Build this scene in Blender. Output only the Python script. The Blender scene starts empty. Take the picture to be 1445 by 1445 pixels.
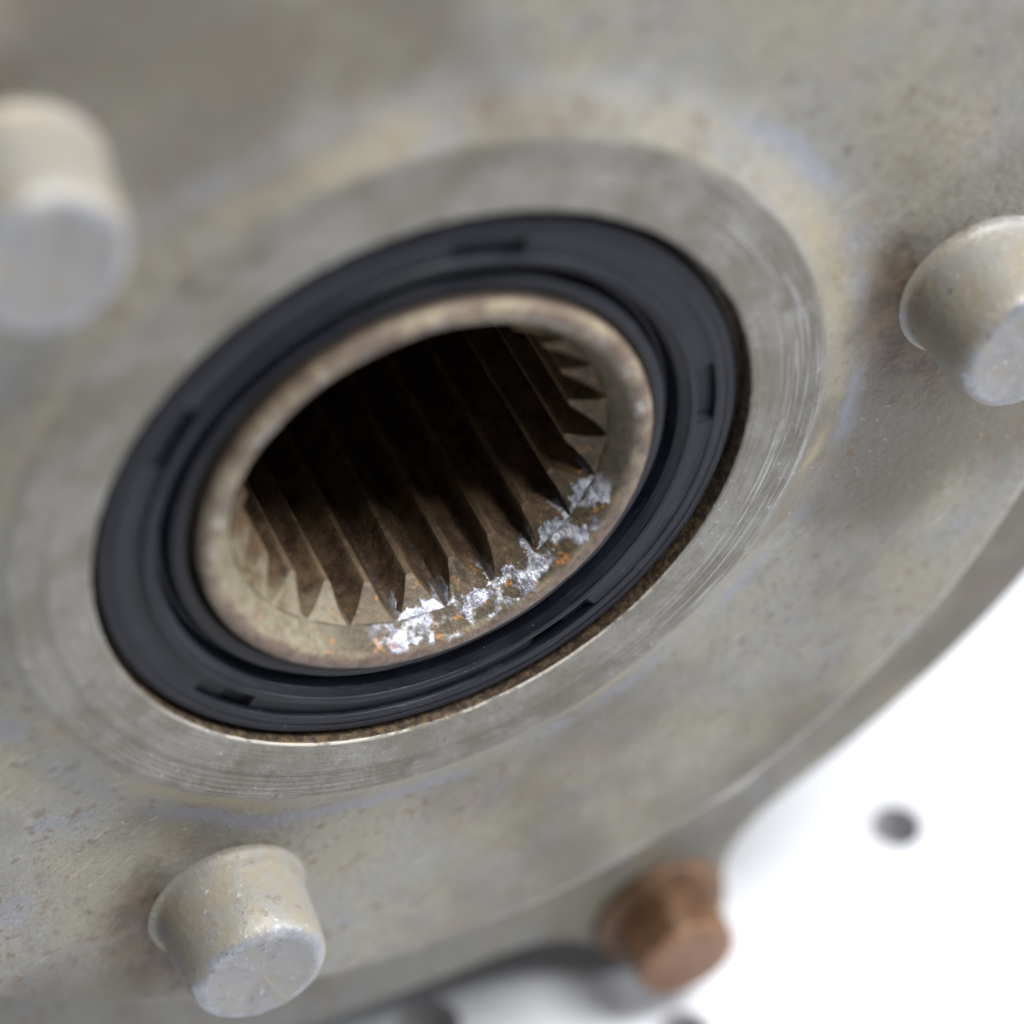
import bpy, bmesh, math, random
from mathutils import Vector, Matrix, noise as mnoise

random.seed(7)
U = 0.00005                     # one drawing unit is 0.05 mm
H = 1718.0                      # height of the hub axis above the table (units)
sc = bpy.context.scene
col = sc.collection
R_ = math.radians

# ------------------------------------------------------------------ camera
RIGHT = Vector((-0.91794573, 0.28965118, -0.27106795))   # hub frame seen from the camera
UP = Vector((0.0, -0.68329685, -0.73014069))
NRM = Vector((0.39670599, 0.67022952, -0.62722942))
OFF = Vector((-112.149, -24.005, 4485.83))               # hub centre seen from the camera


def cam_to_world(v):
    return Vector((-v.dot(RIGHT), -v.dot(NRM), v.dot(UP)))


cd = bpy.data.cameras.new("camera")
cam = bpy.data.objects.new("camera", cd)
col.objects.link(cam)
ax, ay, az = (cam_to_world(Vector(v)) for v in ((1, 0, 0), (0, -1, 0), (0, 0, -1)))
m = Matrix((ax, ay, az)).transposed().to_4x4()
m.translation = (cam_to_world(-OFF) + Vector((0, 0, H))) * U
cam.matrix_world = m
cd.sensor_width = 36
cd.lens = 36 * 4500 / 1445
cd.clip_start = 0.005
cd.clip_end = 50
cd.dof.use_dof = True
cd.dof.focus_distance = 4795 * U
cd.dof.aperture_fstop = 13
cd.dof.aperture_blades = 0
sc.camera = cam

# ------------------------------------------------------------------ light
w = bpy.data.worlds.new("World")
sc.world = w
w.use_nodes = True
bg = w.node_tree.nodes["Background"]
bg.inputs[0].default_value = (0.93, 0.96, 1.0, 1)
bg.inputs[1].default_value = 0.14


def area(name, loc, target, size, power, colr):
    d = bpy.data.lights.new(name, 'AREA')
    d.shape = 'DISK'
    d.size = size
    d.energy = power
    d.color = colr
    o = bpy.data.objects.new(name, d)
    o.location = loc
    o.rotation_euler = (Vector(target) - Vector(loc)).to_track_quat('-Z', 'Y').to_euler()
    col.objects.link(o)
    return o


HC = (0, 0, H * U)
off, lat, dist = R_(77.5), R_(22), 1.35      # angle off the bore axis, lean to the right of vertical
ldir = Vector((math.sin(off) * math.sin(lat), -math.cos(off), math.sin(off) * math.cos(lat)))
area("softbox_lamp", Vector(HC) + ldir * dist, HC, 0.68, 42, (1, 0.985, 0.96))
off, lat = R_(73), R_(68)                  # weaker fill softbox on the right, added to lighten the table under the flange
ldir = Vector((math.sin(off) * math.sin(lat), -math.cos(off), math.sin(off) * math.cos(lat)))
area("side_fill_softbox", Vector(HC) + ldir * 1.3, HC, 0.62, 15, (0.97, 0.98, 1.0))

sc.view_settings.view_transform = 'Standard'
sc.view_settings.look = 'None'
sc.view_settings.exposure = -0.2
sc.view_settings.gamma = 1


STUDS = (54.0, -67.0, 177.4)    # where the studs stand on the disc, degrees


def loc_angle(deg):
    """angle measured with x to the picture's left -> hub-local angle"""
    return math.pi - R_(deg)


# ------------------------------------------------------------------ materials
TONE = 0.76       # the swatches below were read off a bright picture; real metal is darker


def lin(r, g, b):
    f = lambda c: (c / 255 / 12.92) if c / 255 <= 0.04045 else ((c / 255 + 0.055) / 1.055) ** 2.4
    return (f(r) * TONE, f(g) * TONE, f(b) * TONE, 1)


class NT:
    """small wrapper for writing node trees; coordinates are millimetres"""

    def __init__(self, name, rnd=False):
        self.mat = bpy.data.materials.new(name)
        self.mat.use_nodes = True
        self.t = self.mat.node_tree
        self.b = self.t.nodes["Principled BSDF"]
        tc = self.t.nodes.new("ShaderNodeTexCoord")
        self.P = self.vm('SCALE', tc.outputs['Object'], s=1000.0)
        self.Praw = self.P
        if rnd:
            oi = self.t.nodes.new("ShaderNodeObjectInfo")
            cx = self.t.nodes.new("ShaderNodeCombineXYZ")
            r = self.m('MULTIPLY', oi.outputs['Random'], 400)
            for i in range(3):
                self.t.links.new(r, cx.inputs[i])
            self.P = self.vm('ADD', self.P, cx.outputs[0])

    def put(self, sock, v):
        if hasattr(v, 'is_linked') or isinstance(v, bpy.types.NodeSocket):
            self.t.links.new(v, sock)
        else:
            sock.default_value = v

    def m(self, op, a, b=0.0, c=0.0, clamp=False):
        n = self.t.nodes.new("ShaderNodeMath")
        n.operation = op
        n.use_clamp = clamp
        for i, v in enumerate((a, b, c)):
            self.put(n.inputs[i], v)
        return n.outputs[0]

    def vm(self, op, a, b=(0, 0, 0), s=None):
        n = self.t.nodes.new("ShaderNodeVectorMath")
        n.operation = op
        self.put(n.inputs[0], a)
        if s is not None:
            self.put(n.inputs['Scale'], s)
        else:
            self.put(n.inputs[1], b)
        return n.outputs[0]

    def noise(self, scale, detail=4, rough=0.55, vec=None, off=0.0, dist=0.0):
        n = self.t.nodes.new("ShaderNodeTexNoise")
        v = vec if vec is not None else self.P
        if off:
            v = self.vm('ADD', v, (off, off * 1.7, off * 0.6))
        self.t.links.new(v, n.inputs['Vector'])
        n.inputs['Scale'].default_value = scale
        n.inputs['Detail'].default_value = detail
        n.inputs['Roughness'].default_value = rough
        n.inputs['Distortion'].default_value = dist
        return n.outputs['Fac']

    def voro(self, scale, vec=None):
        n = self.t.nodes.new("ShaderNodeTexVoronoi")
        self.t.links.new(vec if vec is not None else self.P, n.inputs['Vector'])
        n.inputs['Scale'].default_value = scale
        return n.outputs['Distance'], n.outputs['Color']

    def step(self, v, a, b, smooth=True):
        n = self.t.nodes.new("ShaderNodeMapRange")
        n.interpolation_type = 'SMOOTHSTEP' if smooth else 'LINEAR'
        n.clamp = True if not smooth else n.clamp
        self.put(n.inputs['Value'], v)
        if a < b:
            n.inputs['From Min'].default_value, n.inputs['From Max'].default_value = a, b
            n.inputs['To Min'].default_value, n.inputs['To Max'].default_value = 0, 1
        else:
            n.inputs['From Min'].default_value, n.inputs['From Max'].default_value = b, a
            n.inputs['To Min'].default_value, n.inputs['To Max'].default_value = 1, 0
        return n.outputs['Result']

    def band(self, v, lo, hi, soft):
        return self.m('MULTIPLY', self.step(v, lo - soft, lo + soft), self.step(v, hi + soft, hi - soft))

    def mix(self, f, a, b):
        n = self.t.nodes.new("ShaderNodeMix")
        n.data_type = 'RGBA'
        self.put(n.inputs[0], f)
        self.put(n.inputs[6], a)
        self.put(n.inputs[7], b)
        return n.outputs[2]

    def polar(self, center=None):
        v = self.Praw
        s = self.t.nodes.new("ShaderNodeSeparateXYZ")
        self.t.links.new(v, s.inputs[0])
        x, y = s.outputs[0], s.outputs[1]
        r = self.m('SQRT', self.m('ADD', self.m('MULTIPLY', x, x), self.m('MULTIPLY', y, y)))
        th = self.m('ARCTAN2', y, x)
        self.X, self.Y, self.Z = x, y, s.outputs[2]
        return r, th

    def comb(self, x, y, z=0.0):
        n = self.t.nodes.new("ShaderNodeCombineXYZ")
        for i, v in enumerate((x, y, z)):
            self.put(n.inputs[i], v)
        return n.outputs[0]

    def bump(self, h, dist, strength=1.0, prev=None):
        n = self.t.nodes.new("ShaderNodeBump")
        n.inputs['Strength'].default_value = strength
        n.inputs['Distance'].default_value = dist * 0.001
        self.t.links.new(h, n.inputs['Height'])
        if prev is not None:
            self.t.links.new(prev, n.inputs['Normal'])
        return n.outputs[0]

    def done(self, color, rough, metal=0.0, normal=None, spec=0.5):
        self.put(self.b.inputs['Base Color'], color)
        self.put(self.b.inputs['Roughness'], rough)
        self.put(self.b.inputs['Metallic'], metal)
        self.b.inputs['Specular IOR Level'].default_value = spec
        if normal is not None:
            self.t.links.new(normal, self.b.inputs['Normal'])
        return self.mat


def cast_base(n, tone=1.0):
    """weathered, stained cast metal: returns colour, fine height"""
    k = lambda r, g, b: tuple([c * tone for c in lin(r, g, b)[:3]] + [1])
    a = n.noise(0.075, 5, 0.6)
    b = n.noise(0.16, 4, 0.6, off=31)
    c = n.noise(0.45, 5, 0.65, off=77)
    d = n.noise(1.5, 4, 0.6, off=13)
    colr = n.mix(n.step(a, 0.38, 0.60), k(154, 150, 134), k(150, 149, 143))
    colr = n.mix(n.m('MULTIPLY', n.step(b, 0.56, 0.70), 0.75), colr, k(146, 149, 158))
    colr = n.mix(n.m('MULTIPLY', n.step(c, 0.55, 0.68), 0.45), colr, k(172, 162, 149))
    colr = n.mix(n.m('MULTIPLY', n.step(c, 0.46, 0.33), 0.55), colr, k(122, 116, 102))
    vd, vc = n.voro(0.42, n.vm('ADD', n.P, n.vm('SCALE', n.comb(c, d, b), s=1.4)))
    pit = n.m('MULTIPLY', n.step(vd, 0.22, 0.10), n.step(n.noise(0.14, 3, off=820), 0.46, 0.58))
    colr = n.mix(n.m('MULTIPLY', pit, 0.6), colr, k(98, 84, 72))
    s = n.t.nodes.new("ShaderNodeSeparateXYZ")
    n.t.links.new(n.P, s.inputs[0])
    # fine scuffs that run mostly one way, and small pits
    u = n.m('ADD', n.m('MULTIPLY', s.outputs[0], 0.8), n.m('MULTIPLY', s.outputs[1], 0.6))
    v = n.m('SUBTRACT', n.m('MULTIPLY', s.outputs[1], 0.8), n.m('MULTIPLY', s.outputs[0], 0.6))
    scf = n.noise(1.0, 4, 0.7, vec=n.comb(n.m('MULTIPLY', u, 0.35), n.m('MULTIPLY', v, 2.4), s.outputs[2]))
    colr = n.mix(n.m('MULTIPLY', n.step(scf, 0.56, 0.72), 0.65), colr, k(190, 186, 178))
    colr = n.mix(n.m('MULTIPLY', n.step(scf, 0.42, 0.28), 0.45), colr, k(112, 104, 92))
    fine = n.noise(3.4, 3, 0.7, off=333)
    colr = n.mix(n.m('MULTIPLY', n.step(fine, 0.56, 0.72), 0.5), colr, k(182, 177, 168))
    colr = n.mix(n.m('MULTIPLY', n.step(fine, 0.44, 0.28), 0.55), colr, k(110, 104, 94))
    warm = n.noise(0.11, 4, 0.6, off=700)
    colr = n.mix(n.m('MULTIPLY', n.step(warm, 0.56, 0.70), 0.38), colr, k(168, 146, 124))
    big = n.noise(0.032, 4, 0.55, off=610)
    colr = n.mix(n.m('MULTIPLY', n.step(big, 0.54, 0.38), 0.75), colr, k(104, 98, 87))
    e = n.noise(0.9, 3, 0.6, off=140)
    colr = n.mix(n.m('MULTIPLY', n.m('MULTIPLY', n.step(e, 0.57, 0.66), n.step(b, 0.40, 0.55)), 0.6), colr, k(122, 94, 72))
    colr = n.mix(n.m('MULTIPLY', n.step(d, 0.64, 0.72), 0.55), colr, k(196, 192, 184))
    colr = n.mix(n.m('MULTIPLY', n.step(d, 0.36, 0.27), 0.5), colr, k(104, 98, 90))
    return colr, c, d


def mat_cast_hub():
    n = NT("stained_cast_metal")
    r, th = n.polar()
    colr, c, d = cast_base(n)
    wob = n.m('MULTIPLY', n.m('SUBTRACT', n.noise(0.12, 3, off=9), 0.5), 5.0)
    rw = n.m('ADD', r, wob)
    wob0 = n.m('SUBTRACT', n.noise(0.4, 4, 0.6, off=19), 0.5)
    patch = n.noise(0.09, 3, 0.6, off=55)
    yel = n.m('MULTIPLY', n.band(rw, 31.4, 33.0, 1.0), n.step(patch, 0.40, 0.66))
    colr = n.mix(n.m('MULTIPLY', n.m('MULTIPLY', yel, n.m('ADD', 0.35, n.m('MULTIPLY', n.step(n.Y, 12, -8), 0.35))), 1.0), colr, lin(170, 157, 126))
    patch2 = n.noise(0.08, 3, 0.6, off=88)
    blu = n.m('MULTIPLY', n.band(rw, 33.8, 35.4, 1.0), n.step(patch2, 0.36, 0.56))
    colr = n.mix(n.m('MULTIPLY', blu, n.m('ADD', 0.28, n.m('MULTIPLY', n.step(n.m('SUBTRACT', n.Y, n.m('MULTIPLY', n.X, 1.2)), 6, -12), 0.42))), colr, lin(143, 148, 164))
    # turned boss ring
    ring = n.m('MULTIPLY', n.step(r, 24.6, 24.8), n.step(n.m('ADD', r, n.m('MULTIPLY', wob0, 0.5)), 31.5, 30.6))
    lathe = n.noise(1.0, 3, 0.7, vec=n.comb(n.m('MULTIPLY', r, 3.6), n.m('MULTIPLY', th, 2.2)))
    lathe2 = n.noise(1.0, 2, 0.6, vec=n.comb(n.m('MULTIPLY', r, 9.0), n.m('MULTIPLY', th, 3.0), 7.0))
    wear = n.noise(0.22, 4, 0.65, off=201)
    rc = n.mix(n.step(wear, 0.38, 0.62), lin(124, 120, 110), lin(143, 141, 135))
    # bare turned stripes, strongest on the side that was rubbed
    side = n.step(n.m('ADD', n.m('MULTIPLY', n.X, 0.05), n.m('MULTIPLY', n.noise(0.15, 3, off=60), 1.2)), 1.1, 1.9)
    stripe = n.m('MULTIPLY', n.m('MULTIPLY', n.step(lathe, 0.52, 0.62), n.step(r, 26.5, 28.5)), side)
    rc = n.mix(n.m('MULTIPLY', n.step(lathe, 0.46, 0.34), 0.30), rc, lin(104, 98, 88))
    rc = n.mix(n.m('MULTIPLY', stripe, 0.75), rc, lin(196, 196, 198))
    rc = n.mix(n.m('MULTIPLY', n.m('MULTIPLY', n.step(d, 0.62, 0.70), n.step(wear, 0.45, 0.60)), 0.7), rc, lin(200, 200, 202))
    rc = n.mix(n.m('MULTIPLY', n.step(c, 0.42, 0.30), 0.5), rc, lin(104, 92, 80))
    colr = n.mix(ring, colr, rc)
    # bright worn lip of the bore
    lipw = n.m('MULTIPLY', n.band(r, 24.98, 25.2, 0.06), n.m('MULTIPLY', n.step(n.Y, -12, -21), n.step(n.noise(0.35, 4, 0.7, off=17), 0.40, 0.52)))
    colr = n.mix(n.m('MULTIPLY', lipw, 0.9), colr, lin(206, 200, 190))
    # rust and grease in the bore wall
    bore = n.m('MULTIPLY', n.step(r, 25.3, 25.1), n.step(n.Z, -0.08, -0.2))
    g = n.noise(1.6, 5, 0.7, off=5)
    bc = n.mix(n.step(g, 0.42, 0.62), lin(56, 46, 37), lin(104, 86, 63))
    colr = n.mix(bore, colr, bc)
    # brown patch on the lower-left side of each stud
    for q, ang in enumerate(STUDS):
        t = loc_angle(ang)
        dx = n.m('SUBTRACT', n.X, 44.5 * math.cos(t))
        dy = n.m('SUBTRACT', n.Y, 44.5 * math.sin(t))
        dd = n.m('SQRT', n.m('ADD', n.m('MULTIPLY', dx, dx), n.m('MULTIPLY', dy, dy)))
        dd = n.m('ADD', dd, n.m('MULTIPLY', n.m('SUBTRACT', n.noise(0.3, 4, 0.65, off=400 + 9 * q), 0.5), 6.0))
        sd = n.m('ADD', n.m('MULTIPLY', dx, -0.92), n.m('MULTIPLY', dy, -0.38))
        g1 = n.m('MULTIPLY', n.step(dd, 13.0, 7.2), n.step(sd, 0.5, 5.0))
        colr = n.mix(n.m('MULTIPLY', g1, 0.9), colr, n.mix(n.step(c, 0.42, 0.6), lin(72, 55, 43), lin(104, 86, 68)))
    # bright worn rim
    rimw = n.m('MULTIPLY', n.step(r, 56.0, 56.25), n.step(n.noise(0.15, 4, 0.6, off=511), 0.36, 0.50))
    colr = n.mix(n.m('MULTIPLY', n.m('MULTIPLY', rimw, n.step(n.Z, -2.6, -2.2)), n.m('MULTIPLY', n.step(n.X, -6.0, 14.0), 0.6)), colr, lin(214, 210, 204))
    met = n.m('ADD', 0.22, n.m('MULTIPLY', n.m('MULTIPLY', ring, stripe), 0.5))
    rough = n.m('ADD', 0.44, n.m('MULTIPLY', c, 0.25))
    h = n.m('ADD', n.m('MULTIPLY', c, 0.6), n.m('MULTIPLY', d, 0.5))
    nb = n.bump(h, 0.22)
    hr = n.m('MULTIPLY', n.m('ADD', lathe, n.m('MULTIPLY', lathe2, 0.4)), ring)
    nb = n.bump(hr, 0.16, 0.7, nb)
    return n.done(colr, rough, met, nb)


def mat_cast(name, tone=1.0):
    n = NT(name, True)
    colr, c, d = cast_base(n, tone)
    return n.done(colr, 0.55, 0.2, n.bump(n.m('ADD', c, n.m('MULTIPLY', d, 0.5)), 0.12))


def mat_stud():
    n = NT("stained_stud_metal", True)
    r, th = n.polar()
    a = n.noise(0.35, 5, 0.65)
    b = n.noise(1.1, 5, 0.65, off=40)
    colr = n.mix(n.step(a, 0.40, 0.62), lin(152, 145, 130), lin(148, 147, 143))
    colr = n.mix(n.m('MULTIPLY', n.step(b, 0.58, 0.68), 0.7), colr, lin(120, 108, 92))
    zz = n.m('ADD', n.Z, n.m('MULTIPLY', n.m('SUBTRACT', n.noise(0.5, 4, 0.65, off=3), 0.5), 2.6))
    tip = n.step(zz, 5.3, 5.9)
    tc = n.mix(n.step(a, 0.42, 0.58), lin(150, 152, 159), lin(174, 176, 182))
    tc = n.mix(n.m('MULTIPLY', n.step(r, 4.7, 4.1), 0.8), tc, lin(150, 149, 148))
    tc = n.mix(n.m('MULTIPLY', n.step(b, 0.58, 0.66), 0.6), tc, lin(112, 112, 118))
    colr = n.mix(tip, colr, tc)
    d = n.noise(2.2, 4, 0.6, off=70)
    colr = n.mix(n.m('MULTIPLY', n.step(d, 0.63, 0.70), 0.7), colr, lin(206, 205, 205))
    met = n.m('ADD', 0.15, n.m('MULTIPLY', tip, 0.35))
    nb = n.bump(n.m('ADD', a, n.m('ADD', b, n.m('MULTIPLY', d, 0.3))), 0.09)
    return n.done(colr, 0.5, met, nb)


def mat_rubber():
    n = NT("black_rubber")
    r, th = n.polar()
    a = n.noise(0.25, 4, 0.6)
    d = n.noise(3.2, 3, 0.6, off=20)
    colr = n.mix(n.step(a, 0.35, 0.65), (0.006, 0.0074, 0.0125, 1), (0.0115, 0.0134, 0.0215, 1))
    scuff = n.noise(1.0, 3, 0.65, vec=n.comb(n.m('MULTIPLY', r, 5.0), n.m('MULTIPLY', th, 5.0), 3.0))
    colr = n.mix(n.m('MULTIPLY', n.step(scuff, 0.55, 0.72), 0.35), colr, (0.06, 0.06, 0.07, 1))
    colr = n.mix(n.m('MULTIPLY', n.step(d, 0.70, 0.76), 0.7), colr, (0.30, 0.30, 0.30, 1))
    # brown grease where the seal meets the sleeve
    colr = n.mix(n.m('MULTIPLY', n.step(r, 18.4, 17.7), 0.6), colr, (0.028, 0.022, 0.016, 1))
    dirt = n.m('MULTIPLY', n.step(r, 24.3, 24.38), 0.9)
    colr = n.mix(dirt, colr, n.mix(n.step(n.noise(1.6, 5, 0.7, off=5), 0.42, 0.62), lin(44, 36, 29), lin(84, 69, 51)))
    rough = n.m('ADD', 0.30, n.m('MULTIPLY', a, 0.25))
    nb = n.bump(n.m('ADD', scuff, n.m('MULTIPLY', d, 0.4)), 0.05)
    return n.done(colr, rough, 0.0, nb, 0.20)


def mat_sleeve():
    n = NT("rusty_sleeve_steel")
    r, th = n.polar()
    a = n.noise(0.28, 5, 0.65)
    b = n.noise(1.1, 5, 0.7, off=12)
    d = n.noise(3.0, 4, 0.65, off=44)
    colr = n.mix(n.step(a, 0.40, 0.60), lin(108, 91, 78), lin(152, 141, 118))
    colr = n.mix(n.m('MULTIPLY', n.step(b, 0.52, 0.62), 0.75), colr, lin(92, 72, 60))
    colr = n.mix(n.m('MULTIPLY', n.step(d, 0.62, 0.72), 0.5), colr, lin(205, 200, 196))
    # lower half of the face has a browner film
    low = n.step(n.m('ADD', n.Y, n.m('MULTIPLY', n.m('SUBTRACT', n.noise(0.2, 3, off=71), 0.5), 8)), -1.0, -8.0)
    fc = n.mix(n.step(b, 0.42, 0.6), lin(126, 105, 92), lin(98, 80, 68))
    colr = n.mix(n.m('MULTIPLY', n.m('MULTIPLY', low, n.step(r, 15.7, 16.2)), 0.85), colr, fc)
    # rust and olive grime on the cone
    cone = n.step(r, 15.9, 15.4)
    cc = n.mix(n.step(b, 0.40, 0.60), lin(70, 64, 46), lin(96, 84, 61))
    cc = n.mix(n.step(d, 0.52, 0.64), cc, lin(70, 53, 38))
    lf = n.step(n.X, -5.5, -9.5)
    cc = n.mix(n.m('MULTIPLY', lf, n.step(b, 0.80, 0.30)), cc, lin(146, 139, 117))
    orange = n.m('MULTIPLY', n.step(n.noise(0.75, 5, 0.7, off=90), 0.56, 0.63), n.step(n.Y, -3, -9))
    cc = n.mix(orange, cc, lin(176, 122, 62))
    colr = n.mix(cone, colr, cc)
    wall = n.step(n.Z, -1.6, -2.6)
    wc = n.mix(n.step(b, 0.42, 0.62), lin(64, 52, 42), lin(98, 80, 62))
    colr = n.mix(wall, colr, wc)
    # dark grease on the outside, down by the seal lip
    out = n.m('MULTIPLY', n.step(r, 16.9, 17.15), n.step(n.m('ADD', n.Z, n.m('MULTIPLY', n.m('SUBTRACT', b, 0.5), 0.8)), -0.3, -0.7))
    colr = n.mix(n.m('MULTIPLY', out, 0.85), colr, lin(58, 48, 42))
    # bare scraped metal along the inner edge
    xa = n.m('MULTIPLY', th, 57.29578)
    jag = n.noise(0.6, 3, 0.55, off=150)
    rj = n.m('ADD', r, n.m('MULTIPLY', n.m('SUBTRACT', jag, 0.5), 2.4))
    angm = n.band(xa, -106, -22, 5)
    bare = n.m('MULTIPLY', n.m('MULTIPLY', n.m('MULTIPLY', n.step(n.Z, -1.97, -1.91), n.band(rj, 14.35, 15.6, 0.2)), angm), n.step(n.noise(0.5, 4, 0.6, off=33), 0.42, 0.54))
    # a few bright rubs on the far rim too
    rub = n.m('MULTIPLY', n.m('MULTIPLY', n.band(rj, 16.0, 16.6, 0.1), n.step(n.noise(0.45, 3, 0.6, off=300), 0.54, 0.6)), n.step(n.Y, -2, 2))
    bare = n.m('MAXIMUM', bare, n.m('MULTIPLY', rub, 0.35))
    colr = n.mix(bare, colr, n.mix(n.step(n.noise(1.3, 3, 0.6, off=81), 0.42, 0.6), (0.26, 0.27, 0.33, 1), (0.64, 0.66, 0.73, 1)))
    rough = n.m('SUBTRACT', 0.52, n.m('MULTIPLY', bare, 0.27))
    met = n.m('ADD', 0.12, n.m('MULTIPLY', bare, 0.5))
    nb = n.bump(n.m('ADD', b, n.m('MULTIPLY', d, 0.7)), 0.14)
    sp = n.noise(2.8, 4, 0.7, off=8)
    nb = n.bump(n.m('MULTIPLY', sp, n.m('ADD', bare, 0.05)), 0.14, 1.0, nb)
    return n.done(colr, rough, met, nb)


def mat_tooth():
    n = NT("grimy_spline_steel", True)
    b = n.noise(0.5, 5, 0.7)
    d = n.noise(1.8, 4, 0.65, off=44)
    colr = n.mix(n.step(b, 0.38, 0.62), lin(80, 64, 52), lin(122, 101, 79))
    colr = n.mix(n.m('MULTIPLY', n.step(d, 0.56, 0.68), 0.6), colr, lin(118, 100, 70))
    colr = n.mix(n.m('MULTIPLY', n.step(d, 0.42, 0.32), 0.6), colr, lin(52, 40, 36))
    s = n.t.nodes.new("ShaderNodeSeparateXYZ")
    n.t.links.new(n.Praw, s.inputs[0])
    front = n.step(n.m('ADD', s.outputs[2], n.m('MULTIPLY', n.m('SUBTRACT', d, 0.5), 1.6)), -4.6, -3.2)
    fc = n.mix(n.step(b, 0.40, 0.60), lin(72, 63, 45), lin(98, 84, 61))
    fc = n.mix(n.step(n.noise(1.2, 4, 0.7, off=66), 0.58, 0.66), fc, lin(162, 116, 68))
    colr = n.mix(n.m('MULTIPLY', front, 0.85), colr, fc)
    r, th = n.polar()
    # crest edges lighter towards the bore mouth
    crest = n.m('MULTIPLY', n.step(n.m('ADD', r, n.m('MULTIPLY', n.m('SUBTRACT', d, 0.5), 0.8)), 12.7, 12.5), n.m('MULTIPLY', 0.4, n.step(s.outputs[2], -11.0, -6.0)))
    colr = n.mix(crest, colr, lin(150, 130, 104))
    # scraped bare metal on the ends of the lowest teeth only
    at = n.t.nodes.new("ShaderNodeAttribute")
    at.attribute_type = 'OBJECT'
    at.attribute_name = "wear"
    jag = n.noise(0.7, 3, 0.55, off=150)
    rj = n.m('ADD', r, n.m('MULTIPLY', n.m('SUBTRACT', jag, 0.5), 2.4))
    bare = n.m('MULTIPLY', n.m('MULTIPLY', n.step(rj, 14.0, 14.15), front), at.outputs['Fac'])
    colr = n.mix(bare, colr, n.mix(n.step(n.noise(1.3, 3, 0.6, off=81), 0.42, 0.6), (0.26, 0.27, 0.33, 1), (0.64, 0.66, 0.73, 1)))
    at2 = n.t.nodes.new("ShaderNodeAttribute")
    at2.attribute_type = 'OBJECT'
    at2.attribute_name = "pale"
    colr = n.mix(n.m('MULTIPLY', n.m('MULTIPLY', n.step(b, 0.62, 0.46), front), n.m('MULTIPLY', at2.outputs['Fac'], 0.8)), colr, lin(140, 132, 110))
    nb = n.bump(n.m('ADD', b, n.m('MULTIPLY', d, 0.6)), 0.16)
    sp = n.noise(2.8, 4, 0.7, off=8)
    nb = n.bump(n.m('MULTIPLY', sp, bare), 0.14, 1.0, nb)
    return n.done(colr, n.m('SUBTRACT', 0.5, n.m('MULTIPLY', bare, 0.22)), n.m('ADD', 0.15, n.m('MULTIPLY', bare, 0.45)), nb)


def mat_rust_bolt():
    n = NT("rusty_bolt_steel", True)
    b = n.noise(0.5, 5, 0.7)
    d = n.noise(2.0, 4, 0.65, off=44)
    z = n.t.nodes.new("ShaderNodeSeparateXYZ")
    n.t.links.new(n.Praw, z.inputs[0])
    side = n.mix(n.step(b, 0.38, 0.62), lin(92, 64, 44), lin(130, 96, 68))
    endc = n.mix(n.step(b, 0.38, 0.62), lin(130, 92, 66), lin(152, 116, 90))
    colr = n.mix(n.step(z.outputs[2], 5.9, 6.2), side, endc)
    colr = n.mix(n.m('MULTIPLY', n.step(d, 0.56, 0.68), 0.6), colr, lin(92, 68, 54))
    return n.done(colr, 0.5, 0.2, n.bump(n.m('ADD', b, d), 0.12))


def mat_table():
    n = NT("white_tabletop")
    a = n.noise(0.03, 3, 0.5)
    colr = n.mix(a, (0.64, 0.662, 0.715, 1), (0.71, 0.728, 0.775, 1))
    return n.done(colr, 0.45, 0.0, n.bump(n.noise(0.8, 3), 0.03))


def mat_plain(name, c, rough):
    n = NT(name)
    a = n.noise(0.6, 3)
    colr = n.mix(a, tuple(v * 0.8 for v in c[:3]) + (1,), c)
    return n.done(colr, rough, 0.0)


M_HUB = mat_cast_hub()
M_REAR = mat_cast("stained_rear_flange_metal", 0.82)
M_BODY = mat_cast("stained_housing_metal", 0.8)
M_STUD = mat_stud()
M_RUBBER = mat_rubber()
M_SLEEVE = mat_sleeve()
M_TOOTH = mat_tooth()
M_BOLT = mat_rust_bolt()
M_TABLE = mat_table()
M_HOLE = mat_plain("dark_hole_lining", (0.55, 0.55, 0.57, 1), 0.6)
M_DARK = mat_plain("dark_bore_end", (0.012, 0.010, 0.009, 1), 0.7)  # near-black colour for the closed far end of the bore


# ------------------------------------------------------------------ mesh helpers
def link(name, bm, mat, parent=None, smooth=True, angle=38):
    bmesh.ops.recalc_face_normals(bm, faces=bm.faces)
    me = bpy.data.meshes.new(name)
    bm.to_mesh(me)
    bm.free()
    me.materials.append(mat)
    if smooth:
        me.polygons.foreach_set('use_smooth', [True] * len(me.polygons))
        me.set_sharp_from_angle(angle=R_(angle))
    o = bpy.data.objects.new(name, me)
    col.objects.link(o)
    if parent is not None:
        o.parent = parent
    return o


def lathe(profile, seg, fn=None, close_start=False, close_end=False, bm=None):
    """turn (radius, z) pairs round z; fn(radius, z, angle) may move a point"""
    bm = bm or bmesh.new()
    rings = []
    for k, (r, z) in enumerate(profile):
        ring = []
        for i in range(seg):
            t = 2 * math.pi * i / seg
            rr, zz = fn(r, z, t, k) if fn else (r, z)
            ring.append(bm.verts.new((rr * math.cos(t) * U, rr * math.sin(t) * U, zz * U)))
        rings.append(ring)
    for a, b in zip(rings, rings[1:]):
        for i in range(seg):
            j = (i + 1) % seg
            bm.faces.new((a[i], a[j], b[j], b[i]))
    if close_start:
        bm.faces.new(rings[0])
    if close_end:
        bm.faces.new(rings[-1])
    return bm


def adiff(t, a):
    return abs((t - a + math.pi) % (2 * math.pi) - math.pi)


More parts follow.
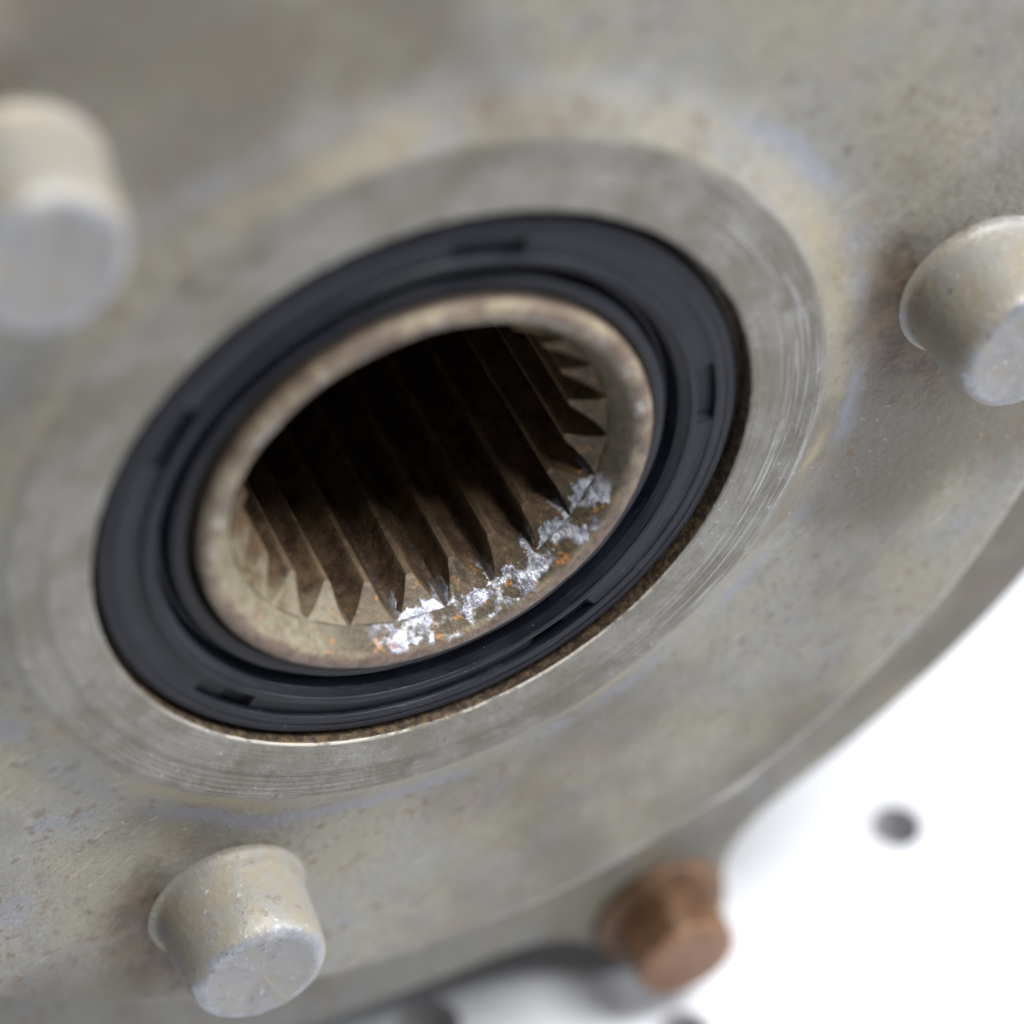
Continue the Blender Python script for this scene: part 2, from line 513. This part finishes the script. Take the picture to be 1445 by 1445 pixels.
# ------------------------------------------------------------------ table
def table():
    holes = []
    cw = cam.matrix_world.translation
    for px, py, rad in ((1264, 1166, 54), (604, 1448, 62), (964, 1462, 54)):
        d = Vector(((px - 722.5) / 4500, (py - 722.5) / 4500, 1))
        dw = cam_to_world(d)
        t = -cw.z / dw.z
        p = cw + dw * t
        holes.append((p.x, p.y, rad * U))
    bm = bmesh.new()
    edges = []

    def loop(pts):
        vs = [bm.verts.new(p) for p in pts]
        for a, b in zip(vs, vs[1:] + vs[:1]):
            edges.append(bm.edges.new((a, b)))

    S = 1.6
    loop([(-S, -S, 0), (S, -S, 0), (S, S, 0), (-S, S, 0)])
    for hx, hy, hr in holes:
        loop([(hx + hr * math.cos(2 * math.pi * i / 40), hy + hr * math.sin(2 * math.pi * i / 40), 0) for i in range(40)])
    bmesh.ops.triangle_fill(bm, use_beauty=True, use_dissolve=False, edges=edges)
    o = link("table_top", bm, M_TABLE, smooth=False)
    o['kind'] = 'structure'
    for hx, hy, hr in holes:
        b2 = bmesh.new()
        prof = [(hr / U, -0.6), (hr / U, -60), (hr / U, -110), (0.5, -110)]
        lathe(prof, 40, bm=b2)
        h = link("hole_lining", b2, M_HOLE, o)
        h.location = (hx, hy, 0)
    return o


table()

# ------------------------------------------------------------------ hub
hub = bpy.data.objects.new("wheel_hub", None)
col.objects.link(hub)
hub['label'] = "stained grey metal wheel hub with black oil seal round its rusty splined bore"
hub['category'] = "wheel hub"


def part(name, bm, mat, parent=None, angle=38):
    """a part of the hub, drawn in hub axes (z along the bore, y up)"""
    o = link(name, bm, mat, parent or hub, angle=angle)
    if parent is None:
        o.location = (0, 0, H * U)
        o.rotation_euler = (math.pi / 2, 0, 0)
    return o


ZF = -38.0      # front face of the disc
RIM = 1134.0


def disc_fn(r, z, t, k):
    # cast face: gentle unevenness, a nub on the rim
    if r > 640:
        v = Vector((r * math.cos(t) * 0.004, r * math.sin(t) * 0.004, z * 0.01))
        q = mnoise.noise(v)
        if r < RIM - 20:
            z += 3.0 * q
        else:
            r += 2.5 * q
        if r > RIM - 40:
            d = math.degrees(adiff(t, loc_angle(-119.3)))
            r += 14 * math.exp(-(d / 2.2) ** 2)
    elif 500 <= r <= 505 and z > -3:
        v = Vector((math.cos(t) * 22, math.sin(t) * 22, 3.0))
        r += 1.6 * mnoise.noise(v) + 0.8 * mnoise.noise(v * 3)
    return r, z


prof = [(500, -160), (500, -40), (500, -6), (500.5, -2.2), (503.5, 0)]
z0 = 0.0
for i in range(1, 22):           # turned ring with shallow steps
    r = 503.5 + (612 - 503.5) * i / 21
    zz = 0.0
    if r > 566:
        zz = -2.2 * (i % 2) - 0.4
    elif r > 540:
        zz = -0.6 * (i % 2)
    prof.append((r, zz))
prof += [(615, -1.5), (624, -6), (640, -13), (658, -21), (676, -28), (692, -33), (708, -36.5)]
for r in range(725, 1090, 20):
    prof.append((r, ZF))
prof += [(RIM - 14, ZF), (RIM - 6, ZF - 1.5), (RIM - 1.5, ZF - 5), (RIM, ZF - 10), (RIM, ZF - 90), (RIM - 6, ZF - 100), (1000, ZF - 102), (1000, -230)]
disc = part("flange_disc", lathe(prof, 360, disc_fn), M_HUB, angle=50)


def stud():
    pr = [(138, ZF - 4), (130, ZF + 0.5), (124.5, ZF + 4), (121, ZF + 9), (119, ZF + 20), (118, 0), (116.5, 30), (115, 60), (113, 84),
          (111, 96), (108, 106), (103, 113), (97, 117), (90, 118.5), (80, 117), (66, 115.5), (40, 114.5), (14, 114), (1.5, 114)]

    def fn(r, z, t, k):
        v = Vector((math.cos(t) * 1.4, math.sin(t) * 1.4, z * 0.02))
        a = 1 + 0.016 * mnoise.noise(v) * min(1.0, r / 100)
        return r * a, z + (2.2 * mnoise.noise(v * 2.1) if z > 90 else 0) * min(1, r / 60)
    return lathe(pr, 64, fn, close_end=True)


st = None
for ang, spin in zip(STUDS, (0.3, 2.1, 4.0)):
    t = loc_angle(ang)
    if st is None:
        st = s = part("stud", stud(), M_STUD, angle=45)
    else:
        s = st.copy()
        col.objects.link(s)
    # keep the copies in hub axes, each turned differently about its own axis
    s.rotation_mode = 'QUATERNION'
    s.rotation_quaternion = Matrix.Rotation(math.pi / 2, 3, 'X').to_quaternion() @ Matrix.Rotation(spin, 3, 'Z').to_quaternion()
    x, y = 890 * math.cos(t) * U, 890 * math.sin(t) * U
    s.location = (x, 0, H * U + y)

# oil seal
MARKS = [103, 177.4, 34, -43, -119]


def seal_fn(r, z, t, k):
    if 422.5 < r < 451.5:
        deg = math.degrees(math.pi - t)
        deg = (deg + 180) % 360 - 180
        z2 = -14.5
        if -119 < deg < -43:
            z2 = -21.0
        for mk in MARKS:
            d = math.degrees(adiff(t, loc_angle(mk)))
            if d < 7.4:
                z2 -= 10.0 * min(1.0, (7.4 - d) / 1.2)
        z = z2
    v = Vector((math.cos(t) * 5, math.sin(t) * 5, r * 0.02))
    return r, z + 0.9 * mnoise.noise(v)


sp = [(505, -34), (491, -34), (487.5, -30), (486, -18), (484, -14.4), (480, -12.8), (471, -12.4), (469, -13.8), (467, -12.4), (456, -12), (453, -12.6), (452, -14),
      (451, -20), (437, -20), (423, -20), (422, -11), (420.5, -8.6), (417, -8), (411, -9.4), (409.5, -11.6), (407.5, -11), (400, -16),
      (396, -20), (393.5, -36), (389, -44), (384, -44), (380.5, -36), (378.5, -26), (374, -21), (366, -19), (358, -19.5), (353, -22), (347.5, -28), (346.5, -34), (346.3, -70)]
seal = part("oil_seal", lathe(sp, 720, seal_fn), M_RUBBER, angle=34)
seal.location = (-3.5 * U, 0, (H - 2.0) * U)     # pressed in a little off centre

# splined sleeve
TE = 23
RMAJ, RMIN = 288.0, 248.0


def sl_fn(r, z, t, k):
    v = Vector((r * math.cos(t) * 0.02, r * math.sin(t) * 0.02, z * 0.02))
    q = mnoise.noise(v) + 0.5 * mnoise.noise(v * 2.7)
    if 296 < r < 344:
        z += 1.6 * q
    return r, z


slp = [(346, -220), (346, -60), (346, -16), (345, -7), (342, -1), (337, 3), (330, 4.4), (322, 3.8), (316, 1.6), (313, -1.5), (309, -6),
       (303, -14), (298, -21.5), (293, -29), (RMAJ + 2, -34), (RMAJ, -38), (RMAJ, -300), (RMAJ, -1400)]
sleeve = part("splined_sleeve", lathe(slp, 276, sl_fn), M_SLEEVE, angle=40)
bm = bmesh.new()
lathe([(RMAJ + 1, -1380), (150, -1380), (0.5, -1380)], 48, bm=bm)
link("bore_bottom", bm, M_DARK, sleeve)


def tooth():
    bm = bmesh.new()
    half = math.pi / TE
    # (radius, half width as a fraction of the pitch): wide root, thin crest
    sec = [(RMAJ + 1.0, 0.94), (280, 0.70), (270, 0.50), (260, 0.34), (252, 0.22), (RMIN, 0.12)]
    pts = [(r, -f * half) for r, f in sec] + [(r, f * half) for r, f in reversed(sec)]
    zs = lambda r: -36.4 - (RMAJ - r) * 1.2
    rows = []
    for dz, inset in ((0, 0.0), (-3.0, 0.0), (-120, 0), (-400, 0), (-1000, 0)):
        rows.append([bm.verts.new((r * math.cos(a) * U, r * math.sin(a) * U, (zs(r) + dz) * U)) for r, a in pts])
    for a, b in zip(rows, rows[1:]):
        for i in range(len(pts) - 1):
            bm.faces.new((a[i], a[i + 1], b[i + 1], b[i]))
    n = len(sec)
    f = rows[0]
    for i in range(n - 1):
        bm.faces.new((f[i], f[i + 1], f[2 * n - 2 - i], f[2 * n - 1 - i]))
    return bm


t0 = None
a0 = loc_angle(-88.3)            # a groove between two teeth sits at the bottom
for i in range(TE):
    if t0 is None:
        t0 = o = link("spline_tooth", tooth(), M_TOOTH, sleeve, angle=30)
    else:
        o = t0.copy()
        col.objects.link(o)
    o.rotation_euler = (0, 0, a0 + 2 * math.pi * i / TE)
    g = (math.degrees(a0 + 2 * math.pi * i / TE) + 180) % 360 - 180
    o["wear"] = 1.0 if -104 < g < -25 else 0.0
    o["pale"] = 1.0 if -170 < g < -108 else 0.0

# rear flange with a lug
LUG = [(0, 258), (2, 255), (3, 244), (3.8, 212), (4.3, 160), (5, 104), (6, 64), (7.5, 32), (9, 14), (11, 3), (13, 0)]


def lug_h(d):
    for (a, ha), (b, hb) in zip(LUG, LUG[1:]):
        if a <= d <= b:
            return ha + (hb - ha) * (d - a) / (b - a)
    return 0.0


ZR = -220.0
LUGS = [-108.4, 11.6, 131.6]


def rear_fn(r, z, t, k):
    if r > 1450:
        for L in LUGS:
            r += lug_h(math.degrees(adiff(t, loc_angle(L))))
        v = Vector((math.cos(t) * 4, math.sin(t) * 4, 0.3))
        r += 4 * mnoise.noise(v)
    return r, z


rp = [(700, ZR), (1000, ZR), (1200, ZR), (1350, ZR), (1460, ZR), (1512, ZR), (1521, ZR - 3), (1526, ZR - 10), (1526, ZR - 70), (1522, ZR - 96), (1500, ZR - 104), (1200, ZR - 106)]
rear = part("rear_flange", lathe(rp, 720, rear_fn), M_REAR, angle=45)

# housing behind, standing on the table (seen only from the side)
bp = [(1190, ZR - 90), (1320, ZR - 115), (1340, ZR - 150), (1340, -900), (1200, -1250), (700, -1400), (2, -1400)]
body = part("axle_housing", lathe(bp, 96), M_BODY)
for sx in (-1, 1):
    bm = bmesh.new()
    mtx = Matrix.Translation((sx * 620 * U, -1420 * U, -640 * U)) @ Matrix.Diagonal((260 * U, 690 * U, 300 * U, 1))
    bmesh.ops.create_cube(bm, size=1.0, matrix=mtx)
    bmesh.ops.bevel(bm, geom=bm.edges[:], offset=12 * U, segments=2, affect='EDGES')
    part("support_foot", bm, M_BODY)


# rusty bolt on the lug
def bolt():
    bm = bmesh.new()
    seg = 72
    prof = [(132, 0), (132, 9), (128, 16), (114, 23), (104, 28), (100, 34), (99, 60), (98.5, 112), (97, 120), (93, 126), (87, 129), (80, 130), (40, 130), (1.5, 130)]

    def fn(r, z, t, k):
        if 28 <= z <= 118:
            c = math.cos(((t + 0.35) % (math.pi / 3)) - math.pi / 6)
            hexr = 94 / c
            f = 1.0 if z < 110 else 0.5
            r = r * (1 - f) + min(hexr, 105) * f
        return r, z
    return lathe(prof, seg, fn, close_end=True, bm=bm)


tb = loc_angle(-108.4)
bo = part("flange_bolt", bolt(), M_BOLT, angle=30)
bo.location = (1623 * math.cos(tb) * U, -ZR * U + 0.0 - 0.5 * U, H * U + 1623 * math.sin(tb) * U)
bo['label'] = "brown rusty bolt at the lower edge of the rear flange"
